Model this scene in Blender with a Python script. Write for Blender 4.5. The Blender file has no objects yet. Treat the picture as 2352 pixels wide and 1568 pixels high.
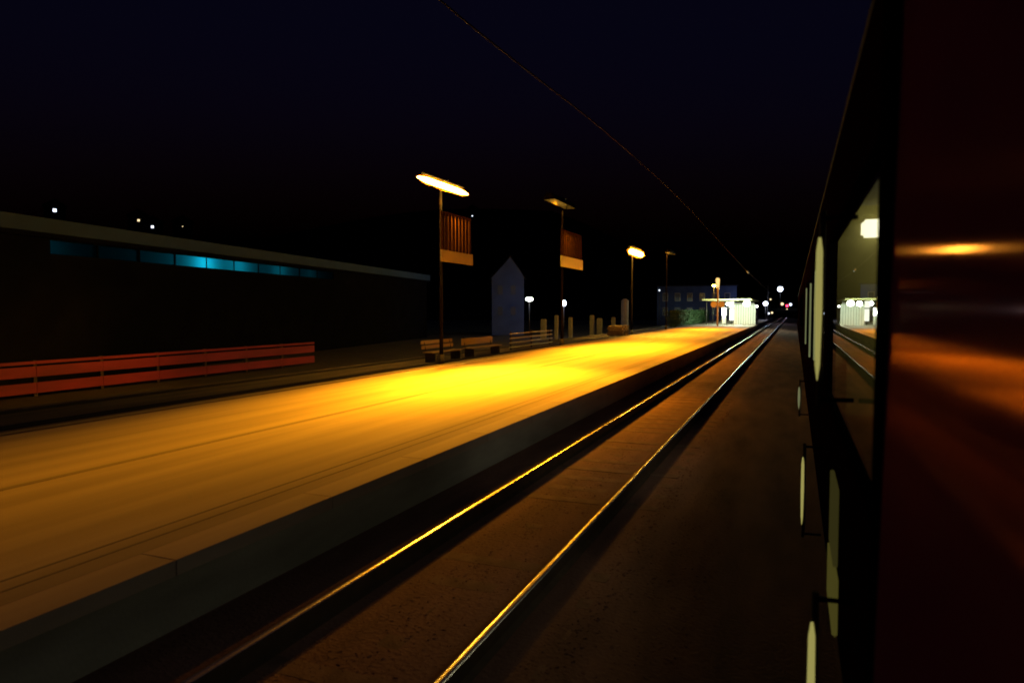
import bpy, bmesh, math, random
from mathutils import Vector, Matrix
R = math.radians
random.seed(7)
S = bpy.context.scene
COL = S.collection

# ------------------------------------------------------------------ camera
cam = bpy.data.cameras.new('camera')
cam.sensor_width = 36.0
cam.lens = 36.0 * 1600 / 2352
cam.clip_start = 0.05
cam.clip_end = 3000
cam.dof.use_dof = True
cam.dof.focus_distance = 30.0
cam.dof.aperture_fstop = 2.0
camo = bpy.data.objects.new('camera', cam)
camo.location = (0, 0, 2.38)
camo.rotation_euler = (R(90 - 2.648), 0, R(22.0787))
COL.objects.link(camo)
S.camera = camo

# ------------------------------------------------------------------ night sky, faint added fill light, exposure
W = bpy.data.worlds.new('World')
S.world = W
W.use_nodes = True
wn = W.node_tree.nodes
sky = wn.new('ShaderNodeTexSky')
sky.sky_type = 'NISHITA'
sky.sun_disc = False
sky.sun_elevation = R(-3)
sky.sun_rotation = R(150)
sky.air_density = 1.0
sky.dust_density = 0.2
sky.ozone_density = 4.0
W.node_tree.links.new(sky.outputs[0], wn['Background'].inputs[0])
wn['Background'].inputs[1].default_value = 0.10

sun = bpy.data.lights.new('moon_fill', 'SUN')  # unseen moonlight added to lift faint shapes
sun.energy = 0.004
sun.angle = R(0.5)
sun.color = (0.6, 0.7, 1.0)
so = bpy.data.objects.new('moon_fill', sun)
so.rotation_euler = (R(40), 0, R(-30))
COL.objects.link(so)

S.view_settings.view_transform = 'Standard'
S.view_settings.look = 'None'
S.view_settings.exposure = 0.0
S.view_settings.gamma = 1.0
S.cycles.use_denoising = True
S.cycles.sample_clamp_indirect = 6.0
S.cycles.filter_width = 1.8
S.cycles.max_bounces = 6
S.cycles.transparent_max_bounces = 12
S.cycles.caustics_reflective = False
S.cycles.caustics_refractive = False

SODIUM = (1.0, 0.345, 0.006)
COOL = (0.80, 1.0, 0.72)
BLUEW = (0.62, 0.72, 1.0)

# ------------------------------------------------------------------ materials
def mat(name, col, rough=0.7, metal=0.0, spec=0.5, coat=0.0, var=0.0, scale=4.0, stretch=(1, 1, 1),
        bump=0.0, bscale=60.0, emit=None, estr=0.0, rvar=0.0, coat_rough=0.05):
    m = bpy.data.materials.new(name)
    m.use_nodes = True
    nt = m.node_tree
    b = nt.nodes['Principled BSDF']
    b.inputs['Base Color'].default_value = (*col, 1)
    b.inputs['Roughness'].default_value = rough
    b.inputs['Metallic'].default_value = metal
    b.inputs['Specular IOR Level'].default_value = spec
    b.inputs['Coat Weight'].default_value = coat
    b.inputs['Coat Roughness'].default_value = coat_rough
    if emit:
        b.inputs['Emission Color'].default_value = (*emit, 1)
        b.inputs['Emission Strength'].default_value = estr
    if var or bump or rvar:
        tc = nt.nodes.new('ShaderNodeTexCoord')
        mp = nt.nodes.new('ShaderNodeMapping')
        mp.inputs['Scale'].default_value = stretch
        nt.links.new(tc.outputs['Object'], mp.inputs['Vector'])
    if var or rvar:
        n = nt.nodes.new('ShaderNodeTexNoise')
        n.inputs['Scale'].default_value = scale
        n.inputs['Detail'].default_value = 6
        nt.links.new(mp.outputs[0], n.inputs['Vector'])
    if var:
        r = nt.nodes.new('ShaderNodeMapRange')
        r.inputs['From Min'].default_value = 0.25
        r.inputs['From Max'].default_value = 0.75
        r.inputs['To Min'].default_value = 1 - var
        r.inputs['To Max'].default_value = 1 + var
        nt.links.new(n.outputs['Fac'], r.inputs['Value'])
        mx = nt.nodes.new('ShaderNodeVectorMath')
        mx.operation = 'SCALE'
        mx.inputs[0].default_value = col
        nt.links.new(r.outputs[0], mx.inputs['Scale'])
        nt.links.new(mx.outputs[0], b.inputs['Base Color'])
    if rvar:
        r2 = nt.nodes.new('ShaderNodeMapRange')
        r2.inputs['To Min'].default_value = max(0.0, rough - rvar)
        r2.inputs['To Max'].default_value = rough + rvar
        nt.links.new(n.outputs['Fac'], r2.inputs['Value'])
        nt.links.new(r2.outputs[0], b.inputs['Roughness'])
    if bump:
        n2 = nt.nodes.new('ShaderNodeTexNoise')
        n2.inputs['Scale'].default_value = bscale
        n2.inputs['Detail'].default_value = 5
        nt.links.new(tc.outputs['Object'], n2.inputs['Vector'])
        bp = nt.nodes.new('ShaderNodeBump')
        bp.inputs['Strength'].default_value = bump
        bp.inputs['Distance'].default_value = 0.02
        nt.links.new(n2.outputs['Fac'], bp.inputs['Height'])
        nt.links.new(bp.outputs[0], b.inputs['Normal'])
    return m

def emis(name, col, s):
    m = bpy.data.materials.new(name)
    m.use_nodes = True
    nt = m.node_tree
    nt.nodes.remove(nt.nodes['Principled BSDF'])
    e = nt.nodes.new('ShaderNodeEmission')
    e.inputs[0].default_value = (*col, 1)
    e.inputs[1].default_value = s
    nt.links.new(e.outputs[0], nt.nodes['Material Output'].inputs[0])
    return m

def glass(name, tint=(0.8, 0.8, 0.8), rough=0.0, ior=1.5):
    m = bpy.data.materials.new(name)
    m.use_nodes = True
    nt = m.node_tree
    nt.nodes.remove(nt.nodes['Principled BSDF'])
    t = nt.nodes.new('ShaderNodeBsdfTransparent')
    t.inputs[0].default_value = (*tint, 1)
    g = nt.nodes.new('ShaderNodeBsdfGlossy')
    g.inputs['Roughness'].default_value = rough
    fr = nt.nodes.new('ShaderNodeFresnel')
    fr.inputs[0].default_value = ior
    mx = nt.nodes.new('ShaderNodeMixShader')
    nt.links.new(fr.outputs[0], mx.inputs[0])
    nt.links.new(t.outputs[0], mx.inputs[1])
    nt.links.new(g.outputs[0], mx.inputs[2])
    nt.links.new(mx.outputs[0], nt.nodes['Material Output'].inputs[0])
    return m

def frosted(name, col, opac):
    m = bpy.data.materials.new(name)
    m.use_nodes = True
    nt = m.node_tree
    nt.nodes.remove(nt.nodes['Principled BSDF'])
    t = nt.nodes.new('ShaderNodeBsdfTransparent')
    d = nt.nodes.new('ShaderNodeBsdfTranslucent')
    d.inputs[0].default_value = (*col, 1)
    mx = nt.nodes.new('ShaderNodeMixShader')
    mx.inputs[0].default_value = opac
    nt.links.new(t.outputs[0], mx.inputs[1])
    nt.links.new(d.outputs[0], mx.inputs[2])
    nt.links.new(mx.outputs[0], nt.nodes['Material Output'].inputs[0])
    return m

M = dict(
    ground=mat('soil', (0.025, 0.022, 0.02), 0.95, var=0.5, scale=0.6, bump=0.6, bscale=12),
    platform=mat('platform_asphalt', (0.34, 0.295, 0.26), 0.85, spec=0.2, var=0.22, scale=2.6, stretch=(1, 0.05, 1), bump=0.16, bscale=70),
    coping=mat('coping_concrete', (0.38, 0.32, 0.28), 0.8, spec=0.3, var=0.18, scale=3, stretch=(1, 0.2, 1), bump=0.12, bscale=70),
    wall=mat('platform_wall_concrete', (0.30, 0.30, 0.28), 0.9, var=0.35, scale=1.2, stretch=(1, 0.5, 2), bump=0.25, bscale=25),
    joint=mat('joint_tar', (0.18, 0.155, 0.135), 0.9),
    verge=mat('verge_gravel', (0.11, 0.07, 0.05), 0.95, var=0.45, scale=2.2, stretch=(1, 0.15, 1), bump=0.5, bscale=40),
    ballast=mat('ballast', (0.19, 0.10, 0.08), 0.92, spec=0.2, var=0.38, scale=2.5, stretch=(1, 0.22, 1), bump=0.75, bscale=26),
    sleeper=mat('sleeper_concrete', (0.18, 0.108, 0.084), 0.9, spec=0.2, var=0.4, scale=5, bump=0.3, bscale=40),
    railtop=mat('polished_rail', (0.74, 0.72, 0.70), 0.25, metal=1.0, rvar=0.04, scale=2.0, stretch=(6, 0.1, 1)),
    railside=mat('rusty_rail', (0.05, 0.03, 0.02), 0.85, var=0.4, scale=6),
    steel=mat('dark_galvanised_steel', (0.055, 0.05, 0.05), 0.5, metal=0.3, var=0.2),
    pole=mat('pole_paint', (0.006, 0.004, 0.005), 0.8, spec=0.05, var=0.15),
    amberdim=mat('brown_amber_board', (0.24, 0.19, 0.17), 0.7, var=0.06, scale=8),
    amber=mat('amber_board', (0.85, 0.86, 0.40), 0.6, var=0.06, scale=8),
    stripe_slat=mat('brown_stripe_slat', (0.040, 0.019, 0.015), 0.9, var=0.2, spec=0.0),
    tube=emis('sodium_tube', (1.0, 0.60, 0.07), 150.0),
    hood=mat('lamp_hood', (0.008, 0.006, 0.006), 0.9, spec=0.05),
    postlit=mat('sign_post_paint', (0.40, 0.28, 0.2), 0.6),
    glowshell=frosted('amber_glow_shell', (1.0, 0.36, 0.03), 0.03),
    halo=frosted('outer_amber_glow_shell', (1.0, 0.34, 0.04), 0.02),
    red=mat('red_board', (0.22, 0.010, 0.05), 0.6, var=0.25, scale=3, stretch=(1, 0.2, 1)),
    darkwood=mat('dark_post', (0.05, 0.035, 0.03), 0.8),
    wood=mat('bench_wood', (0.26, 0.16, 0.09), 0.6, var=0.25, scale=4, stretch=(1, 0.2, 4)),
    pale=mat('pale_enamel', (0.55, 0.52, 0.47), 0.5),
    shed=mat('shed_wall', (0.008, 0.008, 0.014), 0.95, spec=0.0, var=0.3, scale=0.8),
    fascia=mat('shed_fascia', (0.02, 0.05, 0.15), 0.7, var=0.2, scale=1),
    teal=frosted('teal_glazing', (0.25, 0.95, 1.0), 1.0),
    bluewall=mat('blue_grey_render', (0.065, 0.10, 0.26), 0.9, var=0.25, scale=0.7),
    rooftile=mat('dark_roof', (0.02, 0.018, 0.024), 0.9, spec=0.0),
    darkglass=mat('dark_pane', (0.06, 0.08, 0.15), 0.25),
    white=mat('white_panel', (0.78, 0.80, 0.76), 0.5, var=0.05),
    whiteglow=emis('white_lamp_glass', (0.92, 1.0, 0.86), 9.0),
    blueglow=emis('blue_white_lamp_glass', (0.75, 0.82, 1.0), 9.0),
    postglow=emis('amber_post_light', (1.0, 0.62, 0.2), 1.3),
    screen=emis('lit_screen', (0.95, 1.0, 0.78), 2.2),
    redglow=emis('red_signal_glass', (1.0, 0.03, 0.08), 8.0),
    warmwin=emis('warm_window', (1.0, 0.75, 0.4), 1.6),
    coolwin=emis('cool_window', (0.7, 0.8, 1.0), 3.0),
    amberdisc=mat('pink_amber_disc', (0.40, 0.30, 0.26), 0.6),
    concrete=mat('pale_concrete', (0.36, 0.34, 0.33), 0.8, var=0.15),
    pallet=mat('pallet_wood', (0.40, 0.26, 0.14), 0.8, var=0.3, scale=5),
    hill=mat('hill', (0.006, 0.008, 0.007), 1.0, spec=0.0),
    paint=mat('dull_dark_red_paint', (0.007, 0.002, 0.005), 0.9, spec=0.0),
    black=mat('black_rubber', (0.002, 0.002, 0.003), 0.9, spec=0.0),
    roofp=mat('coach_roof', (0.012, 0.01, 0.012), 0.8, spec=0.1),
    olive=mat('olive_laminate', (0.30, 0.27, 0.09), 0.7, var=0.12),
    glass=glass('window_glass', (0.72, 0.72, 0.6), 0.004),
    strip=emis('glow_enamel_strip', (0.95, 0.85, 0.24), 0.32),  # pale rail enamel, its lit look put in as emission
    stepglow=emis('glow_pillar_panel', (0.95, 0.82, 0.16), 0.055),  # olive pillar paint, lit look put in as emission
    stripdim=emis('dim_glow_enamel_strip', (0.62, 0.66, 0.30), 0.22),
    sill=mat('olive_enamel', (0.40, 0.38, 0.16), 0.5, var=0.12, scale=3),
    stepdim=emis('dim_glow_pillar_panel', (0.95, 0.82, 0.20), 0.028),
    cabin=emis('cabin_lamp', (1.0, 0.95, 0.7), 5.0),
    wire=mat('copper_wire', (0.028, 0.013, 0.012), 0.7, spec=0.1),
    insul=mat('glazed_insulator', (0.75, 0.8, 0.85), 0.15, emit=None),
    bark=mat('bark', (0.04, 0.03, 0.025), 0.9),
    leaf=mat('leaf', (0.05, 0.11, 0.04), 0.7, var=0.4, scale=3),
)

def gloss_paint(name, tint, rough, base):
    m = bpy.data.materials.new(name)
    m.use_nodes = True
    nt = m.node_tree
    nt.nodes.remove(nt.nodes['Principled BSDF'])
    g = nt.nodes.new('ShaderNodeBsdfGlossy')
    g.inputs['Color'].default_value = (*tint, 1)
    g.inputs['Roughness'].default_value = rough
    d = nt.nodes.new('ShaderNodeBsdfDiffuse')
    d.inputs[0].default_value = (*base, 1)
    ad = nt.nodes.new('ShaderNodeAddShader')
    tc = nt.nodes.new('ShaderNodeTexCoord')
    n = nt.nodes.new('ShaderNodeTexNoise')
    n.inputs['Scale'].default_value = 2.2
    bp = nt.nodes.new('ShaderNodeBump')
    g.inputs['Anisotropy'].default_value = 0.38
    g.inputs['Rotation'].default_value = 0.25
    tg = nt.nodes.new('ShaderNodeTangent')
    tg.direction_type = 'RADIAL'
    tg.axis = 'Z'
    nt.links.new(tg.outputs[0], g.inputs['Tangent'])
    bp.inputs['Strength'].default_value = 0.06
    bp.inputs['Distance'].default_value = 0.01
    nt.links.new(tc.outputs['Object'], n.inputs['Vector'])
    nt.links.new(n.outputs['Fac'], bp.inputs['Height'])
    nt.links.new(bp.outputs[0], g.inputs['Normal'])
    nt.links.new(g.outputs[0], ad.inputs[0])
    nt.links.new(d.outputs[0], ad.inputs[1])
    nt.links.new(ad.outputs[0], nt.nodes['Material Output'].inputs[0])
    return m
M['doorpaint'] = gloss_paint('deep_red_gloss_paint', (0.085, 0.042, 0.034), 0.08, (0.10, 0.018, 0.10))

# ------------------------------------------------------------------ mesh helpers
def link(name, me, m, parent=None):
    o = bpy.data.objects.new(name, me)
    if m is not None and not me.materials:
        me.materials.append(m)
    COL.objects.link(o)
    if parent is not None:
        o.parent = parent
        o.matrix_parent_inverse = WM[parent.name].inverted()
        WM[o.name] = WM[parent.name] if False else Matrix.Identity(4)
    else:
        WM[o.name] = Matrix.Identity(4)
    return o

WM = {}

def raw(name, verts, faces, m, parent=None, xf=None, smooth=False):
    me = bpy.data.meshes.new(name)
    if xf is not None:
        verts = [xf @ Vector(v) for v in verts]
    me.from_pydata([tuple(v) for v in verts], [], faces)
    bm = bmesh.new()
    bm.from_mesh(me)
    bmesh.ops.recalc_face_normals(bm, faces=bm.faces)
    bm.to_mesh(me)
    bm.free()
    if smooth:
        for p in me.polygons:
            p.use_smooth = True
    return link(name, me, m, parent)

def boxbm(bm, x0, x1, y0, y1, z0, z1, xf=None):
    vs = [(x, y, z) for z in (z0, z1) for y in (y0, y1) for x in (x0, x1)]
    if xf is not None:
        vs = [xf @ Vector(v) for v in vs]
    v = [bm.verts.new(p) for p in vs]
    for f in ((0, 2, 3, 1), (4, 5, 7, 6), (0, 1, 5, 4), (2, 6, 7, 3), (0, 4, 6, 2), (1, 3, 7, 5)):
        bm.faces.new([v[i] for i in f])

def fin(name, bm, m, parent=None, smooth=False):
    me = bpy.data.meshes.new(name)
    bmesh.ops.recalc_face_normals(bm, faces=bm.faces)
    bm.to_mesh(me)
    bm.free()
    if smooth:
        for p in me.polygons:
            p.use_smooth = True
    return link(name, me, m, parent)

def box(name, x0, x1, y0, y1, z0, z1, m, parent=None, bev=0.0, xf=None):
    bm = bmesh.new()
    boxbm(bm, x0, x1, y0, y1, z0, z1, xf)
    if bev:
        bmesh.ops.bevel(bm, geom=bm.edges[:], offset=bev, segments=2, affect='EDGES')
    return fin(name, bm, m, parent)

def tube(name, pts, rad, m, parent=None, seg=10, xf=None):
    """pts polyline, rad number or list"""
    pts = [Vector(p) for p in pts]
    if xf is not None:
        pts = [xf @ p for p in pts]
    rs = rad if isinstance(rad, (list, tuple)) else [rad] * len(pts)
    bm = bmesh.new()
    rings = []
    for i, p in enumerate(pts):
        d = (pts[min(i + 1, len(pts) - 1)] - pts[max(i - 1, 0)]).normalized()
        a = d.orthogonal().normalized() if i == 0 else (pa - d * pa.dot(d)).normalized()
        pa = a
        b = d.cross(a)
        rings.append([bm.verts.new(p + rs[i] * (math.cos(k * 2 * math.pi / seg) * a + math.sin(k * 2 * math.pi / seg) * b)) for k in range(seg)])
    for r0, r1 in zip(rings, rings[1:]):
        for k in range(seg):
            f = bm.faces.new((r0[k], r0[(k + 1) % seg], r1[(k + 1) % seg], r1[k]))
            f.smooth = True
    bm.faces.new(rings[0][::-1])
    bm.faces.new(rings[-1])
    me = bpy.data.meshes.new(name)
    bm.to_mesh(me)
    bm.free()
    return link(name, me, m, parent)

def ball(name, c, r, m, parent=None, sz=1.0):
    bm = bmesh.new()
    bmesh.ops.create_uvsphere(bm, u_segments=16, v_segments=10, radius=r)
    for v in bm.verts:
        v.co.z *= sz
        v.co += Vector(c)
    return fin(name, bm, m, parent, True)

def extr(name, prof, y0, y1, m, parent=None, closed=True, xf=None, smooth=False):
    """profile (x,z) extruded along y"""
    n = len(prof)
    vs = [(x, y0, z) for x, z in prof] + [(x, y1, z) for x, z in prof]
    fs = [(i, (i + 1) % n, n + (i + 1) % n, n + i) for i in range(n if closed else n - 1)]
    if closed:
        fs += [tuple(range(n)), tuple(range(2 * n - 1, n - 1, -1))]
    return raw(name, vs, fs, m, parent, xf, smooth)

def thing(name, loc, label, cat, group=None):
    o = bpy.data.objects.new(name, None)
    o.empty_display_size = 0.2
    o.location = loc
    COL.objects.link(o)
    WM[o.name] = Matrix.Translation(loc)
    return tag(o, label, cat, group)

def tag(o, label, cat, group=None):
    o['label'] = label
    o['category'] = cat
    if group:
        o['group'] = group
    return o

def struct(o):
    o['kind'] = 'structure'
    return o

def spot(name, loc, tilt, power, col, size=150, blend=0.8, rad=0.2, parent=None, yaw=0):
    l = bpy.data.lights.new(name, 'SPOT')
    l.energy = power
    l.color = col
    l.spot_size = R(size)
    l.spot_blend = blend
    l.shadow_soft_size = rad
    o = bpy.data.objects.new(name, l)
    o.location = loc
    o.rotation_euler = (0, R(-tilt), R(yaw))
    COL.objects.link(o)
    if parent is not None:
        o.parent = parent
        o.matrix_parent_inverse = WM[parent.name].inverted()
    return o

def photometry(o, z, back, aim=0.0):
    """road-lantern light distribution: cut off towards the track, weak to the back"""
    l = o.data
    l.use_nodes = True
    nt = l.node_tree
    em = nt.nodes['Emission']
    tc = nt.nodes.new('ShaderNodeTexCoord')
    sp = nt.nodes.new('ShaderNodeSeparateXYZ')
    nt.links.new(tc.outputs['Normal'], sp.inputs[0])
    ng = nt.nodes.new('ShaderNodeMath')
    ng.operation = 'MULTIPLY'
    ng.inputs[1].default_value = -1
    nt.links.new(sp.outputs['Z'], ng.inputs[0])
    at = nt.nodes.new('ShaderNodeMath')
    at.operation = 'ARCTAN2'
    nt.links.new(sp.outputs['X'], at.inputs[0])
    nt.links.new(ng.outputs[0], at.inputs[1])
    fr = nt.nodes.new('ShaderNodeMapRange')
    fr.interpolation_type = 'SMOOTHSTEP'
    fr.inputs['From Min'].default_value = math.atan2(3.4, z)
    fr.inputs['From Max'].default_value = math.atan2(10.9, z)
    fr.inputs['To Min'].default_value = 1.0
    fr.inputs['To Max'].default_value = 0.0
    nt.links.new(at.outputs[0], fr.inputs['Value'])
    bk = nt.nodes.new('ShaderNodeMapRange')
    bk.interpolation_type = 'SMOOTHSTEP'
    bk.inputs['From Min'].default_value = R(-8)
    bk.inputs['From Max'].default_value = R(34)
    bk.inputs['To Min'].default_value = 0.004
    bk.inputs['To Max'].default_value = 1.0
    nt.links.new(at.outputs[0], bk.inputs['Value'])
    fb = nt.nodes.new('ShaderNodeMapRange')
    fb.interpolation_type = 'SMOOTHSTEP'
    fb.inputs['From Min'].default_value = R(-44)
    fb.inputs['From Max'].default_value = R(-56)
    fb.inputs['To Min'].default_value = 0.0
    fb.inputs['To Max'].default_value = back
    nt.links.new(at.outputs[0], fb.inputs['Value'])
    sm = nt.nodes.new('ShaderNodeMath')
    sm.operation = 'ADD'
    nt.links.new(bk.outputs[0], sm.inputs[0])
    nt.links.new(fb.outputs[0], sm.inputs[1])
    ml = nt.nodes.new('ShaderNodeMath')
    ml.operation = 'MULTIPLY'
    nt.links.new(fr.outputs[0], ml.inputs[0])
    nt.links.new(sm.outputs[0], ml.inputs[1])
    # along the platform: strongest below, weaker at a slant
    a0 = nt.nodes.new('ShaderNodeMath')
    a0.operation = 'ARCTAN2'
    nt.links.new(sp.outputs['Y'], a0.inputs[0])
    nt.links.new(ng.outputs[0], a0.inputs[1])
    a1 = nt.nodes.new('ShaderNodeMath')
    a1.operation = 'ADD'
    a1.inputs[1].default_value = R(aim)
    nt.links.new(a0.outputs[0], a1.inputs[0])
    ay = nt.nodes.new('ShaderNodeMath')
    ay.operation = 'ABSOLUTE'
    nt.links.new(a1.outputs[0], ay.inputs[0])
    fy = nt.nodes.new('ShaderNodeMapRange')
    fy.interpolation_type = 'SMOOTHSTEP'
    fy.inputs['From Min'].default_value = R(25 if not aim else 8)
    fy.inputs['From Max'].default_value = R(66 if not aim else 46)
    fy.inputs['To Min'].default_value = 1.0
    fy.inputs['To Max'].default_value = 0.44 if not aim else 0.20
    nt.links.new(ay.outputs[0], fy.inputs['Value'])
    m2 = nt.nodes.new('ShaderNodeMath')
    m2.operation = 'MULTIPLY'
    nt.links.new(ml.outputs[0], m2.inputs[0])
    nt.links.new(fy.outputs[0], m2.inputs[1])
    nt.links.new(m2.outputs[0], em.inputs['Strength'])

def point(name, loc, power, col, rad=0.1, parent=None):
    l = bpy.data.lights.new(name, 'POINT')
    l.energy = power
    l.color = col
    l.shadow_soft_size = rad
    o = bpy.data.objects.new(name, l)
    o.location = loc
    COL.objects.link(o)
    if parent is not None:
        o.parent = parent
        o.matrix_parent_inverse = WM[parent.name].inverted()
    return o

# ------------------------------------------------------------------ the setting
GZ = -0.62
struct(raw('ground', [(-900, -300, GZ), (900, -300, GZ), (900, 1500, GZ), (-900, 1500, GZ)], [(0, 1, 2, 3)], M['ground']))

# dark hillside to the left and behind the station
def hill():
    bm = bmesh.new()
    na, nr = 70, 14
    rows = []
    for i in range(na):
        a = R(-100 + 200 * i / (na - 1))
        row = []
        for j in range(nr):
            d = 190 + 420 * j / (nr - 1)
            w = max(0.0, min(1.0, (d - 190) / 150))
            side = max(0.0, min(1.0, (math.degrees(-a) - 4) / 14))
            h = (46 + 16 * math.sin(3.1 * a + 1) + 7 * math.sin(9 * a) + 20 * (d - 190) / 420) * w * w * (3 - 2 * w) * (0.12 + 0.88 * side)
            row.append(bm.verts.new((math.sin(a) * d, math.cos(a) * d, GZ - 0.3 + h)))
        rows.append(row)
    for i in range(na - 1):
        for j in range(nr - 1):
            bm.faces.new((rows[i][j], rows[i + 1][j], rows[i + 1][j + 1], rows[i][j + 1]))
    return fin('hill', bm, M['hill'], None, True)
struct(hill())

# platform: body, wall, coping slabs, seams
plat = struct(extr('platform', [(-11.4, GZ - 0.05), (-11.4, 0.41), (-4.86, 0.41), (-4.86, GZ - 0.05)], -12, 168, M['platform']))
extr('platform_wall', [(-4.858, GZ - 0.05), (-4.858, 0.285), (-4.56, 0.285), (-4.56, GZ - 0.05)], -12, 168, M['wall'], plat)
slab = None
for i in range(90):
    y = -12 + 2.0 * i
    if slab is None:
        bm = bmesh.new()
        boxbm(bm, -4.852, -4.47, 0.0012, 1.9988, 0.287, 0.414)
        bmesh.ops.bevel(bm, geom=bm.edges[:], offset=0.005, segments=2, affect='EDGES')
        slab = fin('coping_slab', bm, M['coping'], plat)
        slab.location = (0, y, 0)
    else:
        o = slab.copy()
        o.location = (0, y, random.uniform(-0.0006, 0.0006))
        COL.objects.link(o)
box('drain_channel', -8.06, -7.96, -12, 120, 0.38, 0.414, M['joint'], plat)
for x in (-5.10, -5.30):
    box('guide_groove', x - 0.012, x + 0.012, -12, 120, 0.38, 0.4135, M['joint'], plat)
box('back_kerb', -11.62, -11.402, -12, 168, GZ, 0.43, M['joint'], plat)

# verge behind the platform
verge = struct(extr('verge', [(-11.624, GZ - 0.05), (-11.624, 0.37), (-13.2, 0.36), (-15.0, 0.33), (-15.9, GZ - 0.05)], -12, 168, M['verge']))
for x in (-12.2, -12.45, -14.2):
    box('edging_board', x - 0.03, x + 0.03, -12, 120, 0.2, 0.40, M['darkwood'], verge)

# ballast beds
def bed(cx, m=None, l=2.3):
    return struct(extr('ballast_bed', [(cx - l, GZ - 0.05), (cx - l + 0.55, -0.18), (cx - 0.95, -0.178), (cx, -0.182), (cx + 0.95, -0.178),
                                       (cx + 1.38, -0.185), (cx + 2.2, -0.26), (cx + 3.2, -0.30), (cx + 3.4, GZ - 0.05)], -14, 330, m or M['ballast']))
bed(-2.83)
bed(1.75, M['ground'], 1.55)

RP = [(-0.062, -0.19), (-0.062, -0.178), (-0.012, -0.155), (-0.010, -0.055), (-0.035, -0.038), (-0.036, -0.012),
      (0.036, -0.012), (0.035, -0.038), (0.010, -0.055), (0.012, -0.155), (0.062, -0.178), (0.062, -0.19)]

def track(cx, label, n, y0=-6.0):
    t = thing('railway_track', (cx, 0, -0.19), label, 'track')
    for sx in (-0.75, 0.75):
        r = extr('rail', [(cx + sx + a, b) for a, b in RP], -14, 330, M['railside'], t)
        crown = []
        for k in range(13):
            u = -1 + 2 * k / 12
            crown.append((cx + sx + 0.036 * u, -0.0125 + 0.0125 * (1 - abs(u) ** 3.0)))
        c = extr('rail_head', crown, -14, 330, M['railtop'], r, closed=False, smooth=True)
        c.matrix_parent_inverse = Matrix.Identity(4)
    s0 = None
    for i in range(n):
        y = y0 + 0.62 * i
        if s0 is None:
            bm = bmesh.new()
            boxbm(bm, cx - 1.25, cx + 1.25, -0.125, 0.125, -0.32, -0.1765)
            bmesh.ops.bevel(bm, geom=bm.edges[:], offset=0.02, segments=2, affect='EDGES')
            s0 = fin('sleeper', bm, M['sleeper'], t)
            s0.location = (0, y, 0)
        else:
            o = s0.copy()
            o.location = (0, y + random.uniform(-0.015, 0.015), random.uniform(-0.006, 0.003))
            COL.objects.link(o)
    return t
track(-2.83, 'two shiny steel rails on brown ballast beside the lit platform', 200)
track(1.75, 'dark railway track under the train at the right', 30)

# loose ballast stones over the near part of the bed
def stones():
    bm = bmesh.new()
    rnd = random.Random(3)
    for i in range(20000):
        y = 2.0 + 34.0 * rnd.random() ** 1.6
        x = rnd.uniform(-4.45, -0.7)
        if min(abs(x + 3.58), abs(x + 2.08)) < 0.075:
            continue
        z = -0.180 if x < -1.45 else -0.185 - (x + 1.45) * 0.091
        r = rnd.uniform(0.010, 0.024)
        c = Vector((x, y, z - r * 0.62))
        ax = Vector((rnd.gauss(0, 1), rnd.gauss(0, 1), rnd.gauss(0, 1))).normalized()
        b = ax.orthogonal().normalized()
        d = ax.cross(b)
        v = [bm.verts.new(c + r * rnd.uniform(0.8, 1.25) * q) for q in (ax, b, d, -ax, -b, -d)]
        for f in ((0, 1, 2), (1, 3, 2), (3, 4, 2), (4, 0, 2), (1, 0, 5), (3, 1, 5), (4, 3, 5), (0, 4, 5)):
            bm.faces.new([v[k] for k in f])
    o = fin('ballast_stones', bm, M['ballast'])
    o['kind'] = 'stuff'
    return tag(o, 'loose brown ballast stones lying between the shiny rails', 'ballast')
stones()

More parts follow.
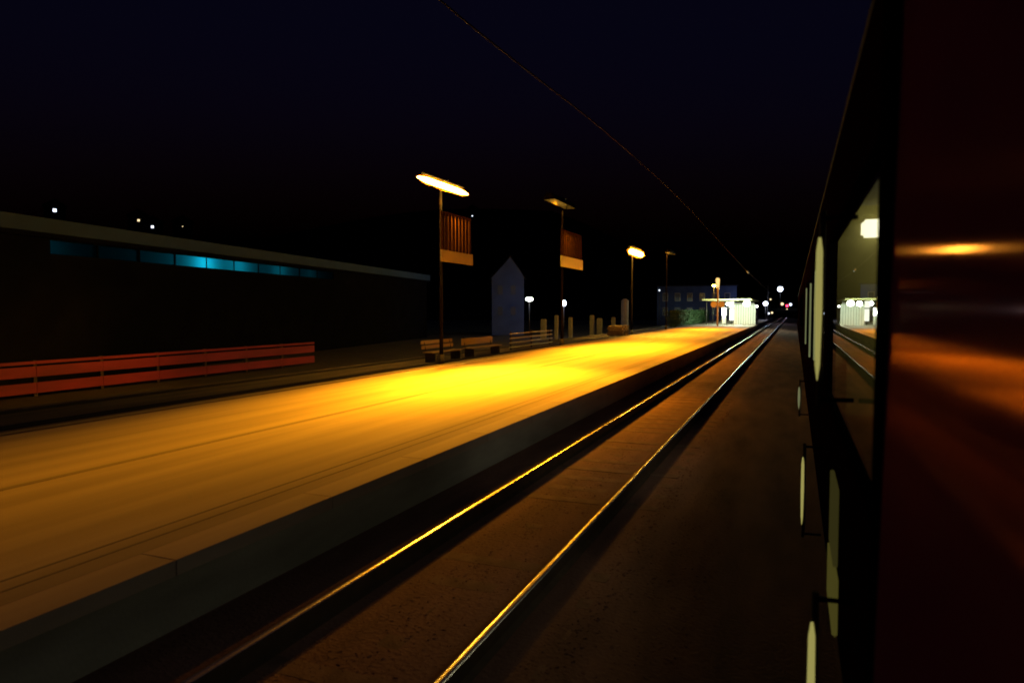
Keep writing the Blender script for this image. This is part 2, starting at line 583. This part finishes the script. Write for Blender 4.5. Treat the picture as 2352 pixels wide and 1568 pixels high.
# ------------------------------------------------------------------ lamp posts with boards
XP = -11.85
def lamp_post(y, z, ylamp, length, lit, label, power, board=None, rad=0.125, size=172, blend=0.25, back=0.05, bx=0.62, bm_='amberdim', aim=0.0):
    t = thing('lamp_post', (XP, y, 0.37), label, 'lamp post', 'lamp posts along the back of the platform')
    tube('pole', [(XP, y, 0.37), (XP, y, 1.4), (XP, y, z + 0.25)], [0.085, 0.07, 0.045], M['pole'], t)
    tube('base_collar', [(XP, y, 0.371), (XP, y, 0.75)], [0.13, 0.11], M['steel'], t)
    tube('arm', [(XP, y, z + 0.2), (XP + 0.2, y, z + 0.27), (XP + 0.45, (y + ylamp) / 2, z + 0.24), (XP + 0.45, ylamp, z + 0.20)], 0.03, M['steel'], t)
    x = XP + 0.45
    a, b = ylamp - length / 2, ylamp + length / 2
    if lit:
        box('lamp_spine', x - 0.03, x + 0.03, a + 0.3, b - 0.3, z + rad * 1.37, z + rad * 1.37 + 0.05, M['hood'], t, 0.01)
        tube('lamp_tube', [(x, a, z), (x, a + 0.25, z), (x, a + 0.55, z), (x, ylamp, z), (x, b - 0.55, z), (x, b - 0.25, z), (x, b, z)],
             [0.02, rad * 0.4, rad * 0.65, rad * 0.7, rad * 0.65, rad * 0.4, 0.02], M['tube'], t, 14)
        tube('glow_shell', [(x, a - 0.12, z), (x, a + 0.2, z), (x, a + 0.5, z), (x, ylamp, z), (x, b - 0.5, z), (x, b - 0.2, z), (x, b + 0.12, z)],
             [0.03, rad * 0.8, rad * 1.2, rad * 1.35, rad * 1.2, rad * 0.8, 0.03], M['glowshell'], t, 18)  # amber shell added to imitate the soft glow around the lamp
    else:
        extr('lamp_hood', [(x - 0.30, z - 0.17), (x - 0.22, z + 0.02), (x - 0.12, z + 0.14), (x + 0.12, z + 0.14), (x + 0.22, z + 0.02), (x + 0.30, z - 0.17),
                           (x + 0.28, z - 0.17), (x + 0.20, z), (x + 0.11, z + 0.11), (x - 0.11, z + 0.11), (x - 0.20, z), (x - 0.28, z - 0.17)], a, b, M['hood'], t)
        for yy in (a - 0.012, b - 0.008):
            raw('end_plate', [(x - 0.31, yy, z - 0.18), (x + 0.31, yy, z - 0.18), (x + 0.23, yy, z + 0.03), (x + 0.12, yy, z + 0.15), (x - 0.12, yy, z + 0.15), (x - 0.23, yy, z + 0.03),
                              (x - 0.31, yy + 0.02, z - 0.18), (x + 0.31, yy + 0.02, z - 0.18), (x + 0.23, yy + 0.02, z + 0.03), (x + 0.12, yy + 0.02, z + 0.15), (x - 0.12, yy + 0.02, z + 0.15), (x - 0.23, yy + 0.02, z + 0.03)],
                [(0, 1, 2, 3, 4, 5), (6, 7, 8, 9, 10, 11)] + [(k, (k + 1) % 6, 6 + (k + 1) % 6, 6 + k) for k in range(6)], M['hood'], t)
        tube('lamp_tube', [(x, a + 0.1, z + 0.04), (x, b - 0.1, z + 0.04)], 0.03, M['tube'], t)
    zl = z - (0.16 if lit else 0.02)
    photometry(spot('platform_lamp_light', (x + 0.01, ylamp, zl), 0, power, SODIUM, size, blend, 0.12, t), zl, back, aim)
    if board:
        y0, y1, zb0, zb1, zs, n = board
        bx = XP + bx
        br = box('bracket', XP + 0.05, bx - 0.045, y - 0.04, y + 0.04, zb0 + 0.08, zb0 + 0.16, M['steel'], t)
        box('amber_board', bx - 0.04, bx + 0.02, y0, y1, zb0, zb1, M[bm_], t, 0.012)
        fr = box('stripe_slat_frame', bx - 0.065, bx - 0.035, y0 + 0.03, y1 - 0.03, zs - 0.06, zs, M['stripe_slat'], t)
        w = (y1 - y0) / n
        for k in range(n):
            yc = y0 + w * (k + 0.5)
            box('stripe_slat', bx - 0.06, bx - 0.03, yc - w * 0.27, yc + w * 0.27, zb1 + 0.004, zs - 0.062, M['stripe_slat'], t)  # slats added to imitate flicker stripes of the motion-blurred pole
    return t

lamp_post(22.4, 6.66, 21.83, 3.7, True, 'lamp post with the longest, nearest glowing tube above brown slats standing in for pole light stripes', 66000,
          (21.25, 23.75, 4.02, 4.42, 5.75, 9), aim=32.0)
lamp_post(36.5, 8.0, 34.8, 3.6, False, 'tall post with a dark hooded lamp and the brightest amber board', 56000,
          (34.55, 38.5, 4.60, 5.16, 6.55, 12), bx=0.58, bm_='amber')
lamp_post(54.2, 6.70, 53.6, 4.6, True, 'far lamp post with a short oval glowing lamp over the pallets', 44000, rad=0.27)
lamp_post(70.0, 8.0, 69.5, 3.0, False, 'farthest hooded lamp post, dark, before the green hedge', 36000)

# ------------------------------------------------------------------ furniture behind the platform
def bench(x, y0, y1, label, slats):
    t = thing('bench', (x, (y0 + y1) / 2, 0.37), label, 'bench', 'benches behind the platform')
    z = 0.365
    for yy in (y0 + 0.25, y1 - 0.25):
        box('leg', x - 0.22, x + 0.22, yy - 0.04, yy + 0.04, z - 0.02, z + 0.36, M['darkwood'], t)
        tube('back_support', [(x - 0.2, yy, z + 0.36), (x - 0.32, yy, z + 0.86)], 0.025, M['darkwood'], t, 6)
    for k in range(3):
        box('seat_slat', x - 0.22 + 0.155 * k, x - 0.09 + 0.155 * k, y0, y1, z + 0.362, z + 0.405, M['wood'], t, 0.008)
    for k in range(slats):
        zz = z + 0.50 + k * 0.36 / slats
        box('back_slat', x - 0.275 - 0.04 * k, x - 0.245 - 0.04 * k, y0, y1, zz, zz + 0.28 / slats, M['wood'], t, 0.008)
    return t
bench(-12.75, 23.0, 25.6, 'dim wooden bench with thin slats, nearer the camera of the two benches', 2)
bench(-12.65, 26.2, 29.4, 'brightly lit wooden bench, farther of the two behind the platform', 1)

t = thing('railing', (-13.0, 34.8, 0.36), 'low pale railing of four thin bars beyond the benches', 'railing')
for yy in (31.9, 34.8, 37.8):
    box('post', -13.03, -12.97, yy - 0.03, yy + 0.03, 0.3, 1.28, M['darkwood'], t)
for k in range(4):
    tube('bar', [(-12.95, 31.6, 0.50 + 0.22 * k), (-12.95, 34.8, 0.51 + 0.22 * k), (-12.95, 38.1, 0.50 + 0.22 * k)], 0.022, M['pale'], t, 8)

t = thing('pallet_stack', (-12.6, 53.0, 0.37), 'stack of weathered wooden pallets under the far lamp', 'pallets')
for k in range(5):
    z = 0.375 + k * 0.155
    dx = random.uniform(-0.06, 0.06)
    p = box('pallet', -13.2 + dx, -12.0 + dx, 51.9, 52.1, z, z + 0.1, M['pallet'], t)
    for j in range(3):
        box('stringer', -13.2 + dx, -12.0 + dx, 52.102 + 0.8 * j, 52.2 + 0.8 * j, z, z + 0.1, M['pallet'], t)
    for j in range(6):
        box('deck_board', -13.2 + dx + 0.22 * j, -13.08 + dx + 0.22 * j, 51.85, 54.0, z + 0.102, z + 0.122, M['pallet'], t)

# red board fence
t = thing('board_fence', (-24.2, 22, GZ), 'low red board fence in the dark field left of the platform', 'fence')
FY0, FY1 = 11.0, 31.0
yy = FY0
while yy < FY1 - 0.1:
    box('fence_post', -24.34, -24.22, yy - 0.06, yy + 0.06, GZ - 0.05, 0.62, M['darkwood'], t)
    for (a, b) in ((-0.50, -0.14), (0.06, 0.42), (0.50, 0.60)):
        box('board', -24.2, -24.16, yy + 0.01, yy + 2.49, a, b, M['red'], t)
    yy += 2.5

# ------------------------------------------------------------------ warehouse with the teal strip window
A = Vector((-26.18, 10.68, 0))
u = Vector((-7.30, 40.32, 0)).normalized()
ang = math.atan2(u.y, u.x)
X = Matrix.Translation(A) @ Matrix.Rotation(ang, 4, 'Z')      # local x along the facade, local -y faces the track
t = thing('warehouse', A + u * 27 + Vector((0, 0, GZ)), 'long low dark warehouse with a glowing teal strip window', 'building')
L = 55.0
TZ0, TZ1, TX0, TX1 = 4.60, 5.16, 8.5, 33.5
bm = bmesh.new()
boxbm(bm, 0, L, 0.0, 0.25, GZ - 0.1, TZ0, X)
boxbm(bm, 0, TX0, 0.0, 0.25, TZ0, 5.2, X)
boxbm(bm, TX1, L, 0.0, 0.25, TZ0, 5.2, X)
boxbm(bm, TX0, TX1, 0.0, 0.25, TZ1, 5.2, X)
boxbm(bm, 0, 0.25, 0.25, 16, GZ - 0.1, 5.2, X)
boxbm(bm, L - 0.25, L, 0.25, 16, GZ - 0.1, 5.2, X)
boxbm(bm, 0.25, L - 0.25, 15.75, 16, GZ - 0.1, 5.2, X)
fin('wall', bm, M['shed'], t)
extr('roof', [(-0.2, 5.202), (8, 6.4), (16.2, 5.202)], 0, 1, M['rooftile'], t,
     xf=X @ Matrix(((0, L + 0.4, 0, -0.2), (1, 0, 0, 0), (0, 0, 1, 0), (0, 0, 0, 1))))
box('fascia', -0.2, L + 0.2, -0.32, -0.22, 5.38, 5.95, M['fascia'], t, xf=X)
box('soffit', -0.2, L + 0.2, -0.22, 0.0, 5.204, 5.384, M['shed'], t, xf=X)
n = 10
for k in range(n):
    w = (TX1 - TX0) / n
    box('pane', TX0 + k * w + 0.02, TX0 + (k + 1) * w - 0.02, 0.10, 0.13, TZ0, TZ1, M['teal'], t, xf=X)
    if k:
        box('mullion', TX0 + k * w - 0.02, TX0 + k * w + 0.02, 0.06, 0.16, TZ0, TZ1, M['shed'], t, xf=X)
for (lx, pw) in ((18.4, 30), (21.5, 9.0), (8.5, 0.5), (26, 3.5), (30, 0.6)):
    point('warehouse_light', X @ Vector((lx, 1.1, 4.85)), pw, (0.10, 0.75, 1.0), 0.3, t)

# ------------------------------------------------------------------ blue house, lamps and concrete posts beyond
def facing(cx, cy, rot):
    return Matrix.Translation((cx, cy, 0)) @ Matrix.Rotation(R(rot), 4, 'Z')
X = facing(-30.6, 74.2, 22.4)
t = thing('house', (-30.6, 74.2, GZ), 'tall narrow blue house with a steep gable beyond the warehouse', 'house')
extr('wall', [(-1.85, GZ - 0.1), (-1.85, 6.0), (-1.3, 6.6), (0.25, 8.35), (1.3, 6.9), (1.85, 6.0), (1.85, GZ - 0.1)], 0, 9, M['bluewall'], t, xf=X)
for s, q in (((-2.15, 5.75), (0.25, 8.5)), ((0.25, 8.5), (2.15, 5.65))):
    extr('roof_slope', [s, (s[0], s[1] + 0.14), (q[0], q[1] + 0.14), q], 0.4, 9.3, M['rooftile'], t, xf=X)
for wx, wz in ((-0.9, 1.6), (0.6, 1.6), (-0.9, 4.0), (0.6, 4.0)):
    w = box('window', wx - 0.35, wx + 0.35, -0.03, 0.02, wz, wz + 1.15, M['bluewall'], t, xf=X)
    box('pane', wx - 0.29, wx + 0.29, -0.045, -0.031, wz + 0.06, wz + 1.09, M['darkglass'], w, xf=X).matrix_parent_inverse = Matrix.Identity(4)

def street_lamp(x, y, z, label, glow, power, col, r=0.22, shape=1.0, z0=GZ):
    t = thing('street_lamp', (x, y, z0), label, 'street lamp', 'white street lamps')
    tube('pole', [(x, y, z0), (x, y, z - r * shape)], [0.06, 0.04], M['steel'], t, 8)
    ball('lamp_globe', (x, y, z), r, glow, t, shape)
    tube('cap', [(x, y, z + r * shape * 0.9), (x, y, z + r * shape * 1.15)], [r * 0.7, 0.03], M['steel'], t, 10)
    if power:
        point('street_lamp_light', (x, y - r - 0.12, z), power, col, r, t)
    return t
street_lamp(-26.5, 70.3, 3.46, 'wide white street lamp right beside the blue house', M['whiteglow'], 45, (0.35, 0.5, 1.0), 0.42, 0.55)
street_lamp(-23.06, 71.7, 3.04, 'small bluish street lamp above the pale posts', M['blueglow'], 45, BLUEW, 0.26, 1.25)

for k, (px, h, w) in enumerate(((-23.4, 1.5, .55), (-22.2, 1.9, .35), (-20.9, 1.7, .35), (-18.9, 1.9, .4), (-18.2, 1.6, .5), (-16.9, 1.7, .35))):
    nm = ('leftmost', 'second', 'third', 'fourth', 'fifth', 'rightmost')[k]
    y = 66.3 + 0.42 * (px + 23)
    bm = bmesh.new()
    boxbm(bm, px - w / 2, px + w / 2, y - 0.2, y + 0.2, GZ, GZ + h + 0.5)
    bmesh.ops.bevel(bm, geom=[e for e in bm.edges], offset=0.05, segments=2, affect='EDGES')
    o = fin('concrete_post', bm, M['concrete'])
    tag(o, nm + ' pale concrete post of the dim row beyond the railing', 'post', 'row of pale concrete posts')
bm = bmesh.new()
bmesh.ops.create_cone(bm, cap_ends=True, segments=20, radius1=0.42, radius2=0.42, depth=3.9)
bmesh.ops.create_cone(bm, cap_ends=True, segments=20, radius1=0.52, radius2=0.15, depth=0.3, matrix=Matrix.Translation((0, 0, 2.1)))
for v in bm.verts:
    v.co += Vector((-18.1, 79.1, GZ + 1.95))
tag(fin('poster_column', bm, M['concrete']), 'pale round poster column left of the far lamp post', 'column')

# ------------------------------------------------------------------ shelter on the platform
P0 = 0.412
t = thing('platform_shelter', (-6.2, 98, P0), 'brightly lit white waiting shelter under a flat amber canopy', 'shelter')
rf = box('canopy', -10.9, -4.9, 90.6, 108, 3.50, 3.66, M['amber'], t, 0.03)
for k in range(9):
    x0 = -7.35 + 0.30 * k
    box('front_panel', x0, x0 + 0.26, 95.0, 95.06, P0, 2.98, M['white'], t)
    if k < 8:
        box('panel_post', x0 + 0.262, x0 + 0.298, 94.99, 95.07, P0, 3.0, M['steel'], t)
for k in range(5):
    box('side_panel', -4.94, -4.88, 95.1 + 2.2 * k, 97.2 + 2.2 * k, P0, 2.98, M['white'], t)
    box('back_panel', -7.36, -7.30, 95.1 + 2.2 * k, 97.2 + 2.2 * k, P0, 2.98, M['white'], t)
box('header', -7.4, -4.84, 94.96, 95.09, 3.0, 3.2, M['concrete'], t)
for x, y in ((-10.4, 91.4), (-10.4, 99), (-10.4, 107), (-6.0, 107)):
    tube('canopy_post', [(x, y, P0), (x, y, 3.5)], 0.06, M['steel'], t, 8)
tube('lamp_arm', [(-5.42, 89.1, 3.35), (-5.42, 89.4, 3.56), (-5.42, 90.7, 3.58)], 0.03, M['steel'], t, 6)
ball('lamp', (-5.42, 89.1, 3.06), 0.42, M['whiteglow'], t, 0.85)
point('shelter_light', (-6.3, 88.4, 3.0), 1900, COOL, 0.25, t)
ball('lamp', (-4.65, 97.5, 2.75), 0.14, M['whiteglow'], t)

t = thing('ticket_machine', (-8.95, 99, P0), 'glowing white ticket machine left of the shelter panels', 'machine')
box('cabinet', -9.2, -8.7, 98.95, 99.5, P0, 1.55, M['white'], t, 0.03)
box('lit_panel', -9.22, -8.68, 98.9, 98.945, 1.55, 2.55, M['whiteglow'], t, 0.02)
box('cabinet_head', -9.24, -8.66, 98.95, 99.52, 1.552, 2.62, M['white'], t, 0.03)
point('ticket_machine_light', (-8.95, 98.6, 2.0), 130, COOL, 0.2, t)

t = thing('info_display', (-7.75, 96.3, P0), 'tall lit information display touching the shelter', 'display')
tube('post', [(-7.75, 96.45, P0), (-7.75, 96.45, 3.3)], 0.05, M['steel'], t, 8)
box('upper_screen', -8.05, -7.45, 96.25, 96.4, 2.55, 3.40, M['screen'], t, 0.03)
box('lower_screen', -8.0, -7.45, 96.25, 96.4, 0.9, 2.42, M['screen'], t, 0.03)

street_lamp(-9.81, 114.9, 3.2, 'small white lamp seen under the canopy', M['whiteglow'], 300, COOL, 0.30, 1.0, P0)
t = street_lamp(-4.9, 133.2, 3.39, 'bluish white lamp at the far end of the platform right of the shelter', M['blueglow'], 420, BLUEW, 0.40, 1.0, P0)
street_lamp(-4.8, 257.6, 9.3, 'high bluish yard lamp far down the line', M['blueglow'], 500, BLUEW, 0.85, 1.0)
street_lamp(-12.3, 118.0, 6.2, 'yellow lamp above the canopy before the apartment block', M['tube'], 60, SODIUM, 0.26, 0.6, P0 - 0.05)
for k, (x, y, z, r, g) in enumerate(((-5.4, 190, 1.5, 0.26, 'warmwin'), (-6.2, 190, 1.3, 0.24, 'coolwin'), (-5.8, 190, 4.9, 0.22, 'warmwin'), (-4.1, 260, 4.2, 0.5, 'warmwin'), (-1.4, 260, 4.0, 0.45, 'coolwin'), (-0.3, 300, 4.2, 0.5, 'coolwin'))):
    street_lamp(x, y, z, ('low warm far lamp right of the shelter', 'low cool far lamp right of the shelter', 'little warm far lamp above the bluish lamp', 'warm far lamp just above the red signal',
                          'cool far lamp right of the red signal', 'farthest cool lamp close to the train side')[k], M[g], 0, BLUEW, r)

t = thing('sign_post', (-8.4, 85.1, P0), 'tall amber lit post with two round discs before the shelter', 'sign post')
tube('pole', [(-8.4, 85.1, P0), (-8.4, 85.1, 3.9), (-8.42, 85.1, 4.6), (-8.45, 85.1, 5.9)], [0.11, 0.10, 0.12, 0.23], M['postlit'], t, 12)
tube('post_light', [(-8.44, 85.1, 4.9), (-8.44, 85.1, 5.3), (-8.45, 85.1, 5.9), (-8.45, 85.1, 6.05)], [0.17, 0.2, 0.245, 0.12], M['postglow'], t, 14)
point('sign_post_light', (-8.45, 84.6, 5.6), 160, SODIUM, 0.2, t)
for dx in (-0.44, 0.44):
    d = tube('disc', [(-8.4 + dx, 85.0, 2.95), (-8.4 + dx, 85.08, 2.95)], 0.36, M['amberdisc'], t, 24)
    box('disc_bracket', -8.4 + min(dx, 0) + 0.0, -8.4 + max(dx, 0), 85.085, 85.12, 2.9, 3.0, M['steel'], t)

# signal
t = thing('railway_signal', (-2.5, 258.3, GZ), 'red railway signal far down the line', 'signal')
tube('post', [(-2.5, 258.6, GZ), (-2.5, 258.6, 4.4)], 0.09, M['steel'], t, 8)
box('signal_head', -2.95, -2.05, 258.4, 258.7, 2.5, 4.5, M['black'], t, 0.08)
ball('red_lens', (-2.5, 258.36, 3.55), 0.40, M['redglow'], t)
ball('lower_lens', (-2.5, 258.36, 2.2), 0.26, M['warmwin'], t, 1.6)
point('signal_light', (-2.5, 257.6, 3.5), 60, (1, 0.04, 0.08), 0.2, t)

# apartment block
t = thing('apartment_block', (-17, 140, GZ), 'dim grey blue apartment block behind the canopy', 'building')
X = facing(-17.1, 134, 10)
box('wall', -7.2, 7.2, 0, 9, GZ - 0.1, 6.7, M['bluewall'], t, xf=X)
box('roof', -7.5, 7.5, -0.3, 9.3, 6.704, 6.95, M['rooftile'], t, xf=X)
for r_ in range(2):
    for c in range(6):
        wx = -6.2 + 2.25 * c
        w = box('window', wx, wx + 1.0, -0.04, 0.02, 1.2 + 2.7 * r_, 2.7 + 2.7 * r_, M['pale'], t, xf=X)
        box('pane', wx + 0.08, wx + 0.92, -0.06, -0.041, 1.28 + 2.7 * r_, 2.62 + 2.7 * r_, M['darkglass'], w, xf=X).matrix_parent_inverse = Matrix.Identity(4)
street_lamp(-21.5, 120, 5.6, 'tiny greenish lamp at the left edge of the apartment block', M['coolwin'], 0, BLUEW, 0.13)

# hedge made of leaf faces
def hedge():
    t = thing('hedge', (-12.6, 95, 0.3), 'green hedge behind the platform, lit from the shelter', 'hedge')
    bm = bmesh.new()
    for i in range(9000):
        y = random.uniform(77, 112)
        z = 0.3 + 1.9 * random.random() ** 0.8 + 0.12 * math.sin(y * 2.3)
        x = -12.6 + random.gauss(0, 0.28)
        s = random.uniform(0.06, 0.13)
        a = Vector((random.gauss(0, 1), random.gauss(0, 1), random.gauss(0, 1))).normalized()
        b = a.orthogonal().normalized()
        c = Vector((x, y, z))
        bm.faces.new([bm.verts.new(c + s * a), bm.verts.new(c + 0.5 * s * b), bm.verts.new(c - s * a), bm.verts.new(c - 0.5 * s * b)])
    fin('foliage', bm, M['leaf'], t)
    for k in range(12):
        y = 78 + 3 * k
        tube('stem', [(-12.6, y, 0.3), (-12.6 + random.uniform(-.1, .1), y + 0.2, 1.9)], [0.05, 0.02], M['bark'], t, 6)
hedge()

# hillside houses with a lit window each
HL = ((-296, 206, 44.9, 'coolwin', 1.3, 'hillside house with the leftmost bluish light'), (-262.6, 219.5, 40.6, 'warmwin', 0.9, 'hillside house with a warm light, second from the left'),
      (-257, 221.6, 37.8, 'coolwin', 1.0, 'hillside house with a white light just below the warm one'), (-244.9, 226.5, 38, 'warmwin', 0.35, 'hillside house with the faintest warm light'),
      (-181.7, 252, 34, 'coolwin', 0.7, 'lone hillside house with a light above the warehouse end'), (-129.4, 273.6, 42.5, 'coolwin', 0.45, 'lone hillside house with a speck of light right of the near lamp'))
for (x, y, z, g, s, lab) in HL:
    rot = math.degrees(math.atan2(-x, y))
    X = facing(x, y, rot)
    t = thing('hillside_house', (x, y, z - 2.5), lab, 'house', 'houses on the dark hillside')
    extr('wall', [(-4, z - 14), (-4, z + 2.2), (0, z + 4.6), (4, z + 2.2), (4, z - 14)], 0.3, 8, M['hill'], t, xf=X)
    for q in ((-4.5, 0.0), (4.5, 0.0)):
        extr('roof_slope', [(q[0], z + 1.9), (q[0], z + 2.2), (0, z + 4.95), (0, z + 4.65)], 0, 8.4, M['rooftile'], t, xf=X)
    w = box('window', -s / 2, s / 2, 0.2, 0.29, z - s / 2, z + s / 2, M[g], t, xf=X)

# ------------------------------------------------------------------ overhead wire
WP = [(-3.0, -8, 5.2), (-3.0, 2, 5.12), (-3.0, 5.67, 5.15), (-3.0, 7.72, 5.21), (-3.0, 11.85, 5.36), (-3.0, 19.6, 5.42), (-3.0, 28.5, 5.28), (-3.05, 51, 4.95), (-3.3, 90, 4.9), (-4.2, 132.6, 5.2)]
def smooth_pts(P, n=6):
    out = []
    for i in range(len(P) - 1):
        p0, p1, p2, p3 = [Vector(P[max(0, min(len(P) - 1, j))]) for j in (i - 1, i, i + 1, i + 2)]
        for k in range(n):
            s = k / n
            out.append(0.5 * ((2 * p1) + (p2 - p0) * s + (2 * p0 - 5 * p1 + 4 * p2 - p3) * s * s + (3 * p1 - p0 - 3 * p2 + p3) * s ** 3))
    out.append(Vector(P[-1]))
    return out
t = thing('contact_wire', (-3.0, 10, 5.2), 'thin overhead contact wire crossing the night sky', 'wire')
tube('wire_strand', smooth_pts(WP), 0.009, M['wire'], t, 6)
tube('insulator', [(-3.05, 50.0, 4.965), (-3.05, 50.4, 4.96), (-3.05, 51.4, 4.945), (-3.05, 51.8, 4.94)], [0.02, 0.075, 0.075, 0.02], M['insul'], t, 10)
t = thing('catenary_mast', (-4.35, 132.9, P0), 'dark catenary mast beside the far platform lamp', 'mast')
tube('mast', [(-4.55, 134.0, P0), (-4.55, 134.0, 6.6)], 0.09, M['steel'], t, 8)
tube('bracket', [(-4.55, 134.0, 5.3), (-4.2, 132.6, 5.2)], 0.03, M['steel'], t, 6)

# ------------------------------------------------------------------ the train
XS = 0.25        # plane of the coach side
def coach(y0, y1, label, wins, near=False):
    t = thing('passenger_coach', (1.75, (y0 + y1) / 2, 0), label, 'coach', 'coaches of the train')
    W0, W1 = 1.72, 2.90
    bm = bmesh.new()
    boxbm(bm, XS, XS + 0.05, y0, y1, 0.55, W0)
    boxbm(bm, XS, XS + 0.05, y0, y1, W1, 3.50)
    yy = y0
    for a, b in wins:
        boxbm(bm, XS, XS + 0.05, yy, a, W0, W1)
        yy = b
    boxbm(bm, XS, XS + 0.05, yy, y1, W0, W1)
    fin('body_side', bm, M['paint'], t)
    extr('roof', [(XS + 0.002, 3.502), (XS + 0.015, 3.62), (XS + 0.09, 3.75), (XS + 0.40, 3.93), (1.75, 4.05), (3.25 - 0.40, 3.93), (3.25 - 0.09, 3.75), (3.235, 3.62), (3.25, 3.502)],
         y0, y1, M['roofp'], t)
    box('far_side', 3.20, 3.25, y0, y1, 0.55, 3.50, M['paint'], t)
    for yy in (y0 + 0.002, y1 - 0.062):
        box('end_wall', XS + 0.052, 3.198, yy, yy + 0.06, 0.56, 3.50, M['paint'], t)
    box('floor', XS + 0.052, 3.198, y0 + 0.07, y1 - 0.07, 1.05, 1.15, M['roofp'], t)
    box('ceiling', XS + 0.052, 3.198, y0 + 0.07, y1 - 0.07, 3.28, 3.345, M['olive'], t)
    for a, b in wins:
        pn = raw('pane', [(XS + 0.012, a, W0), (XS + 0.012, b, W0), (XS + 0.012, b, W1), (XS + 0.012, a, W1)], [(0, 1, 2, 3)], M['glass'], t)
        if pn.data.polygons[0].normal.x > 0:
            pn.data.flip_normals()
        bm = bmesh.new()
        boxbm(bm, XS - 0.006, XS + 0.03, a - 0.05, a + 0.012, W0 - 0.05, W1 + 0.05)
        boxbm(bm, XS - 0.006, XS + 0.03, b - 0.012, b + 0.05, W0 - 0.05, W1 + 0.05)
        boxbm(bm, XS - 0.005, XS + 0.03, a + 0.012, b - 0.012, W0 - 0.05, W0 + 0.012)
        boxbm(bm, XS - 0.005, XS + 0.03, a + 0.012, b - 0.012, W1 - 0.012, W1 + 0.05)
        fin('window_seal', bm, M['black'], t)
    for yc in (y0 + 3.4, y1 - 3.4):
        bg = box('bogie', XS + 0.18, 3.07, yc - 1.6, yc + 1.6, 0.30, 0.54, M['black'], t, 0.03)
        for dy in (-1.25, 1.25):
            w = tube('wheel', [(XS + 0.60, yc + dy, 0.46), (XS + 0.74, yc + dy, 0.46)], 0.455, M['railside'], bg, 24)
            w.matrix_parent_inverse = Matrix.Identity(4)
            w2 = tube('wheel', [(2.10 + 0.33, yc + dy, 0.46), (2.10 + 0.47, yc + dy, 0.46)], 0.455, M['railside'], bg, 24)
            w2.matrix_parent_inverse = Matrix.Identity(4)
    box('underframe_skirt', XS + 0.06, XS + 0.10, y0 + 5.2, y1 - 5.2, 0.28, 0.549, M['black'], t)
    return t

c1 = coach(-2.5, 21.0, 'nearest dark red coach filling the right edge, its gloss side mirroring the platform', [(2.50, 5.95), (6.75, 9.0), (9.8, 12.0), (14.4, 16.6), (17.2, 19.4)])
c2 = coach(21.7, 46.0, 'second dark coach ahead along the train', [(24 + 2.6 * k, 26 + 2.6 * k) for k in range(7)])
c3 = coach(46.7, 71.0, 'third and farthest dark coach ahead along the train', [(49 + 2.6 * k, 51 + 2.6 * k) for k in range(7)])
# near door leaf (slightly turned) and its black edge
A1 = R(1.1)
Xd = Matrix.Translation((XS - 0.004, 1.947, 2.0)) @ Matrix.Rotation(A1, 4, 'Z') @ Matrix.Rotation(R(1.0), 4, 'Y')
box('door_leaf', -0.035, 0.0, -2.4, 0.0, -1.3, 1.3, M['doorpaint'], c1, xf=Xd)
box('door_edge', XS - 0.045, XS + 0.002, 1.95, 2.15, 0.62, 3.34, M['black'], c1, 0.008)
# interior of the first compartment
box('partition', XS + 0.06, 3.19, 6.30, 6.34, 1.152, 3.278, M['olive'], c1)
box('partition', XS + 0.06, 3.19, 1.0, 1.05, 1.152, 3.278, M['olive'], c1)
box('seat_back', XS + 0.10, 1.3, 6.10, 6.24, 1.5, 2.05, M['olive'], c1, 0.04)
box('luggage_rack', XS + 0.08, 0.55, 2.8, 5.6, 3.12, 3.14, M['olive'], c1)
box('cabin_lamp', 0.48, 0.62, 6.10, 6.28, 2.95, 3.08, M['cabin'], c1, 0.02)
point('cabin_light', (0.95, 5.6, 2.9), 14.0, (1.0, 0.93, 0.6), 0.12, c1)
box('saloon_lamp', 1.3, 1.6, 8.0, 12.0, 3.22, 3.275, M['cabin'], c1, 0.01)
point('saloon_light', (1.45, 10.0, 3.0), 75, (1.0, 0.93, 0.74), 0.3, c1)
# pale rails and trims by the doors; emission imitates light falling on them
def glow_rail(x, y, z0, z1, w, m):
    tube('glow_grab_rail', [(x, y, z0), (x, y, z0 + 0.07), (x, y, z0 + 0.5 * (z1 - z0)), (x, y, z1 - 0.06), (x, y, z1)], [0.002, w * 0.55, w * 0.8, w * 0.7, w * 0.3], m, c1, 10)
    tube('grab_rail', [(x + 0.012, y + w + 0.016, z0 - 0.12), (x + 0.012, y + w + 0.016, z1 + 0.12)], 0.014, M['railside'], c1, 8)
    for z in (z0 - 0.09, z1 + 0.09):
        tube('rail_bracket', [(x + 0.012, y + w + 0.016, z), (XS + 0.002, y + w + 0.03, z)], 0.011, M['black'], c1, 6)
glow_rail(0.098, 3.42, 2.06, 2.70, 0.020, M['strip'])
glow_rail(0.090, 3.15, 0.40, 1.06, 0.020, M['strip'])
glow_rail(0.090, 6.70, 0.45, 1.06, 0.017, M['strip'])
glow_rail(0.090, 12.6, 0.70, 1.08, 0.024, M['stripdim'])
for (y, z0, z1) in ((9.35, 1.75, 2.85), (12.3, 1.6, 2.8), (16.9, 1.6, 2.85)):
    box('glow_door_trim', XS - 0.03, XS - 0.004, y, y + 0.03, z0, z1, M['stripdim'], c1, 0.004)
box('glow_pillar_panel', XS - 0.03, XS - 0.002, 4.15, 4.85, 0.57, 0.90, M['stepglow'], c1, 0.012)  # olive door pillar in two pieces, glowing in place of light on it
box('glow_pillar_panel', XS - 0.026, XS - 0.002, 4.25, 4.80, 0.92, 1.38, M['stepdim'], c1, 0.012)
